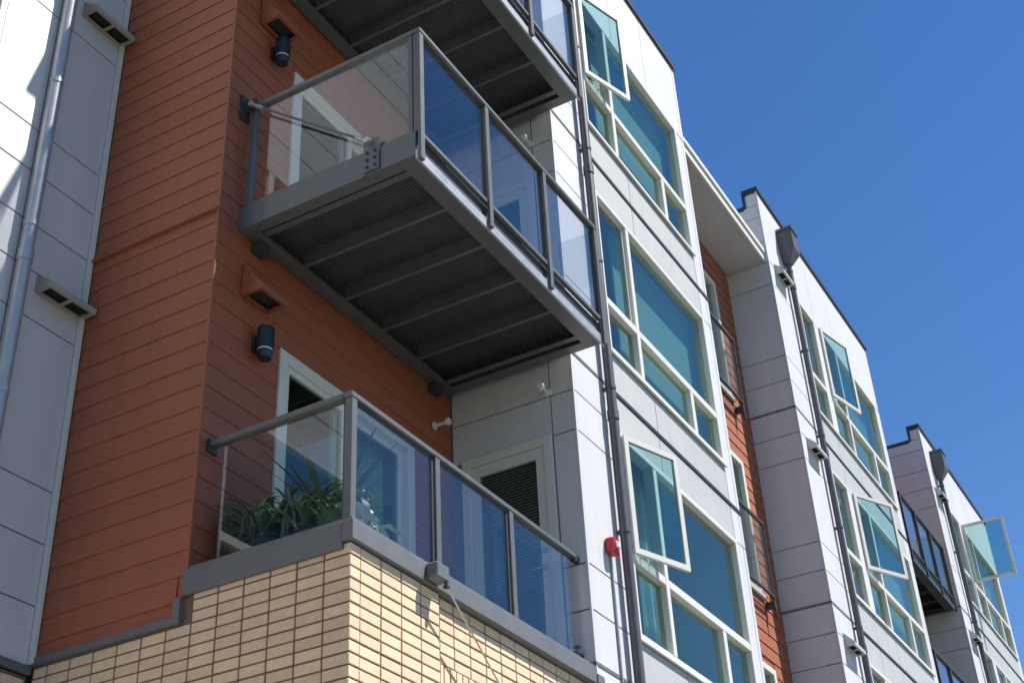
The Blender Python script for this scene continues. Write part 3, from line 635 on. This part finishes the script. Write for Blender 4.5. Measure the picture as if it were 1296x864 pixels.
downspout(10.41, 4.525, YF, 0.15, 15.2, 0.048, 'grey downspout beside the red alarm on the white corner strip')
downspout(B2[0] + 0.88, 4.53, YF, 0.15, 14.52, 0.045, 'grey downspout with box head on the middle white bay', head=(0.15, 14.70))
downspout(B3[0] + 0.72, 4.53, YF, 0.15, 14.52, 0.045, 'grey downspout with box head on the last white bay', head=(0.15, 14.70))
downspout(5.64, 7.18, YW, 0.15, 15.0, 0.055, 'light grey downspout on the white wall left of the rust block', mat='galv')

# ------------------------------------------------------------------ vent hoods
def hood(x0, x1, y, z0, dep, hgt, label, mat, group, cells=2):
    """sloped sheet-metal hood on a street-facing wall, open below"""
    t = thing('vent_hood', ((x0 + x1) / 2, y, z0), label, 'vent', group); H0 = M[mat]
    mb = MB()
    mb.add([(x0, y, z0 + hgt), (x1, y, z0 + hgt), (x1, y - dep, z0 + 0.05), (x0, y - dep, z0 + 0.05), (x1, y - dep, z0), (x0, y - dep, z0), (x0, y, z0), (x1, y, z0)],
           [(0, 1, 2, 3), (3, 2, 4, 5), (0, 3, 5, 6), (1, 7, 4, 2)])
    mb.build('cover', H0, t)
    fr = MB(); w0 = 0.03
    fr.box(x0 + .002, x1 - .002, y - dep + .002, y - dep + w0, z0 + 0.004, z0 + 0.016); fr.box(x0 + .002, x1 - .002, y - w0, y - .001, z0 + 0.004, z0 + 0.016)
    for i in range(cells + 1):
        c = x0 + .017 + (x1 - x0 - .034) * i / cells; fr.box(c - .015, c + .015, y - dep + w0, y - w0, z0 + 0.004, z0 + 0.016)
    fr.build('opening_frame', H0, t)
    part('damper', M['dark'], t, (x0 + 0.01, x1 - 0.01, y - dep * 0.7, y - 0.002, z0 + 0.05, z0 + 0.055))
    return t
HG = 'vent hoods'
hood(5.84, 6.325, YW - 0.013, 7.86, 0.17, 0.16, 'tan double vent hood on the shaded white wall, one floor above the brick', 'hood', HG)
hood(5.84, 6.325, YW - 0.013, 10.86, 0.17, 0.16, 'tan double vent hood high on the shaded white wall beside rust siding', 'hood', HG)
hood(6.66, 6.98, YB - 0.02, 7.78, 0.20, 0.30, 'rust coloured vent hood above the lamp of the plant balcony', 'siding', HG, 1)
hood(6.66, 6.98, YB - 0.02, 10.72, 0.20, 0.30, 'rust coloured vent hood above the lamp of the hanging balcony', 'siding', HG, 1)
for bx, nm in ((B2[0], 'middle'), (B3[0], 'last')):
    for z, lv in ((13.95, 'top floor'), (10.86, 'third floor'), (7.9, 'second floor')):
        hood(bx + 0.24, bx + 0.70, YF - 0.001, z, 0.14, 0.20, f'pale vent hood on the {nm} white bay at the {lv}', 'white_hood', HG)
# hood high on the left face of the rust block (its shadow falls on the white wall)
t = thing('vent_hood', (XB, 6.0, 12.3), 'tall rust vent hood high on the left face of the rust block', 'vent')
xa, xb_, ya, yb_, za, zb_ = XB - .018, XB - .165, 5.93, 6.10, 12.29, 12.98
MB().add([(xa, ya, zb_), (xa, yb_, zb_), (xb_, yb_, za + .05), (xb_, ya, za + .05), (xa, yb_, za), (xa, ya, za), (xb_, yb_, za), (xb_, ya, za)],
         [(0, 1, 2, 3), (3, 2, 6, 7), (0, 3, 7, 5), (1, 4, 6, 2), (5, 7, 6, 4)]).build('cover', M['siding'], t)

# ------------------------------------------------------------------ wall lamps, alarm, little fixtures
for z, lab in ((7.28, 'black cylinder wall lamp on rust siding by the plant balcony door'), (10.36, 'black cylinder wall lamp on rust siding above the hanging balcony')):
    x, y = 6.87, YB - 0.11
    t = thing('wall_lamp', (x, YB, z), lab, 'lamp', 'cylinder wall lamps')
    MB().tube([(x, y, z + 0.08), (x, y, z + 0.27)], 0.068, 18).build('shade', M['lamp'], t, smooth=True)
    MB().tube([(x, y, z + 0.065), (x, y, z + 0.08)], 0.06, 18).build('light_ring', M['clear'], t, smooth=True)
    MB().tube([(x, y, z), (x, y, z + 0.065)], [0.052, 0.062], 18).build('lower_shade', M['lamp'], t, smooth=True)
    part('wall_plate', M['lamp'], t, (x - 0.05, x + 0.05, YB - 0.05, YB - 0.018, z + 0.08, z + 0.2)); part('arm', M['lamp'], t, (x - 0.02, x + 0.02, y, YB - 0.05, z + 0.11, z + 0.16))
t = thing('fire_alarm', (10.2, YF, 6.55), 'red fire alarm strobe on the white strip beside the downspout', 'alarm')
x, z = 10.17, 6.62
MB().bbox(x - 0.065, x + 0.065, YF - 0.09, YF - 0.001, z - 0.075, z + 0.075, c=0.015).build('housing', M['red'], t)
MB().bbox(x - 0.035, x + 0.035, YF - 0.115, YF - 0.088, z - 0.03, z + 0.03, c=0.01).build('strobe_lens', M['clear'], t)
cdt = tag(MB().tube([(10.19, YF - 0.014, 6.54), (10.19, YF - 0.014, 5.3)], 0.012, 8).build('conduit', M['galv'], None, smooth=True), 'thin grey conduit running down below the red alarm', 'conduit')
t = thing('sprinkler_head', (9.43, YB, 7.9), 'small white sprinkler head on rust wall above the plant balcony', 'sprinkler')
MB().tube([(9.43, YB - 0.018, 7.92), (9.43, YB - 0.16, 7.92)], 0.016, 8).build('pipe', M['clear'], t, smooth=True)
MB().tube([(9.43, YB - 0.16, 7.92), (9.43, YB - 0.185, 7.92)], [0.04, 0.035], 10).build('deflector', M['clear'], t, smooth=True)
MB().tube([(9.43, YB - 0.018, 7.92), (9.43, YB - 0.03, 7.92)], 0.04, 12).build('escutcheon', M['clear'], t, smooth=True)
for z, lab in ((8.08, 'white sprinkler head on side wall under the hanging balcony'), (11.08, 'white sprinkler head on side wall under the topmost balcony')):
    t = thing('sprinkler_head', (9.74, 4.86, z), lab, 'sprinkler', 'sprinklers under the balconies')
    MB().tube([(9.738, 4.86, z), (9.62, 4.86, z)], 0.016, 8).build('pipe', M['clear'], t, smooth=True)
    MB().tube([(9.62, 4.86, z), (9.59, 4.86, z)], [0.04, 0.03], 10).build('deflector', M['clear'], t, smooth=True)
    MB().tube([(9.738, 4.86, z), (9.725, 4.86, z)], 0.045, 12).build('escutcheon', M['clear'], t, smooth=True)
t = thing('hose_tap', (9.738, 4.72, 5.5), 'small black hose tap low on the grey side wall of the balcony', 'tap')
MB().tube([(9.738, 4.72, 5.53), (9.62, 4.72, 5.53)], 0.018, 8).tube([(9.64, 4.72, 5.54), (9.64, 4.72, 5.46)], 0.016, 8).build('spout', M['lamp'], t, smooth=True)
MB().tube([(9.66, 4.72, 5.55), (9.66, 4.72, 5.585)], 0.008, 6).tube([(9.66, 4.72, 5.58), (9.66, 4.72, 5.592)], 0.032, 10).build('handle', M['lamp'], t, smooth=True)
# bracket box with the pale cable
t = thing('cable_bracket', (7.32, YF - 0.04, 5.3), 'grey metal bracket box on the ledge above the brick, holding a pale cable', 'bracket')
MB().bbox(7.15, 7.30, YF - 0.13, YF - 0.036, 5.265, 5.375, c=0.008).build('box', M['coping'], t)
MB().tube([(7.28, YF - 0.115, 5.30), (7.28, YF - 0.115, 5.225)], 0.014, 8).tube([(7.28, YF - 0.115, 5.24), (7.28, YF - 0.115, 5.225)], 0.024, 8).build('eye_bolt', M['steel_dark'], t, smooth=True)
pts = []
for i in range(25):
    s_ = i / 24; pts.append((7.28 + 3.0 * s_, YF - 0.115 + 0.1 * s_, 5.24 - 1.75 * s_ - 0.10 * math.sin(math.pi * s_)))
tag(MB().tube(pts, 0.0075, 6).build('cable', M['wire'], None, smooth=True), 'thin pale cable slanting down across the buff brick face', 'cable')

# ------------------------------------------------------------------ potted plants on the lower balcony
def leaf_obj(parent, base, az, L, w0, rise, droop, mat):
    n = 9; d = Vector((math.cos(az), math.sin(az), 0)); sd_ = Vector((-d.y, d.x, 0)); vs = []
    for i in range(n + 1):
        s = i / n
        p = Vector(base) + d * (L * s * math.cos(rise * (1 - s * 0.4))) + Vector((0, 0, L * (math.sin(rise) * s - droop * s * s)))
        ww = w0 * (1 - s) ** 0.55 * (0.65 + 0.9 * s * (1.2 - s)) if s < 1 else 0.001
        p.x = max(p.x, 6.515 + 0.02 * random.random()); p.y = min(max(p.y, 4.745 + 0.02 * random.random()), 5.86)
        vs += [p - sd_ * ww + Vector((0, 0, ww * 0.45)), p, p + sd_ * ww + Vector((0, 0, ww * 0.45))]
    fs = []
    for i in range(n):
        a = i * 3; fs += [[a, a + 1, a + 4, a + 3], [a + 1, a + 2, a + 5, a + 4]]
    return MB().add(vs, fs).build('leaf', M[mat], parent, smooth=True)
def plant(x, y, z, pr, ph, potmat, n, L, w0, rise, droop, mat, label, r0=0.03):
    t = thing('potted_plant', (x, y, z), label, 'plant', 'potted plants')
    MB().tube([(x, y, z), (x, y, z + ph * 0.9), (x, y, z + ph * 0.9), (x, y, z + ph)], [pr * 0.75, pr * 0.98, pr * 1.06, pr * 1.06], 18).build('pot', M[potmat], t, smooth=True)
    for i in range(n):
        az = i * 2.39996 + random.uniform(-.3, .3); k = random.uniform(0.7, 1.12)
        ri = max(0.2, min(1.5, rise + random.uniform(-.35, .35)))
        leaf_obj(t, (x + math.cos(az) * r0, y + math.sin(az) * r0, z + ph - 0.02), az, L * k, w0 * random.uniform(.8, 1.15), ri, droop * random.uniform(.5, 1.4), random.choice(mat) if isinstance(mat, list) else mat)
    return t
FZ = 5.36
plant(6.74, 5.56, FZ, 0.17, 0.28, 'pot', 130, 0.74, 0.021, 1.22, 0.85, ['leaf_dark', 'leaf_dark', 'leaf_dark', 'leaf'], 'dark grassy potted plant with long drooping leaves by the rust wall', 0.07)
plant(6.72, 5.24, FZ, 0.15, 0.26, 'pot', 110, 0.66, 0.022, 1.15, 0.9, ['leaf_dark', 'leaf_dark', 'leaf'], 'narrow-leaved dark potted plant between the grassy plant and green pot', 0.06)
plant(6.76, 4.97, FZ, 0.18, 0.34, 'clay', 44, 0.26, 0.045, 0.9, 0.5, 'leaf', 'low bright green plant in a green glazed pot', 0.09)
plant(7.05, 5.30, FZ, 0.13, 0.34, 'pot', 11, 0.72, 0.04, 1.42, 0.05, 'leaf_dark', 'upright dark sword-leaved plant in front of the glass door', 0.03)
plant(6.80, 4.85, FZ, 0.10, 0.16, 'pot', 16, 0.50, 0.06, 1.05, 0.62, 'leaf_pale', 'pale agave with broad curling leaves behind the railing corner', 0.02)
scene.render.filter_size = 1.7
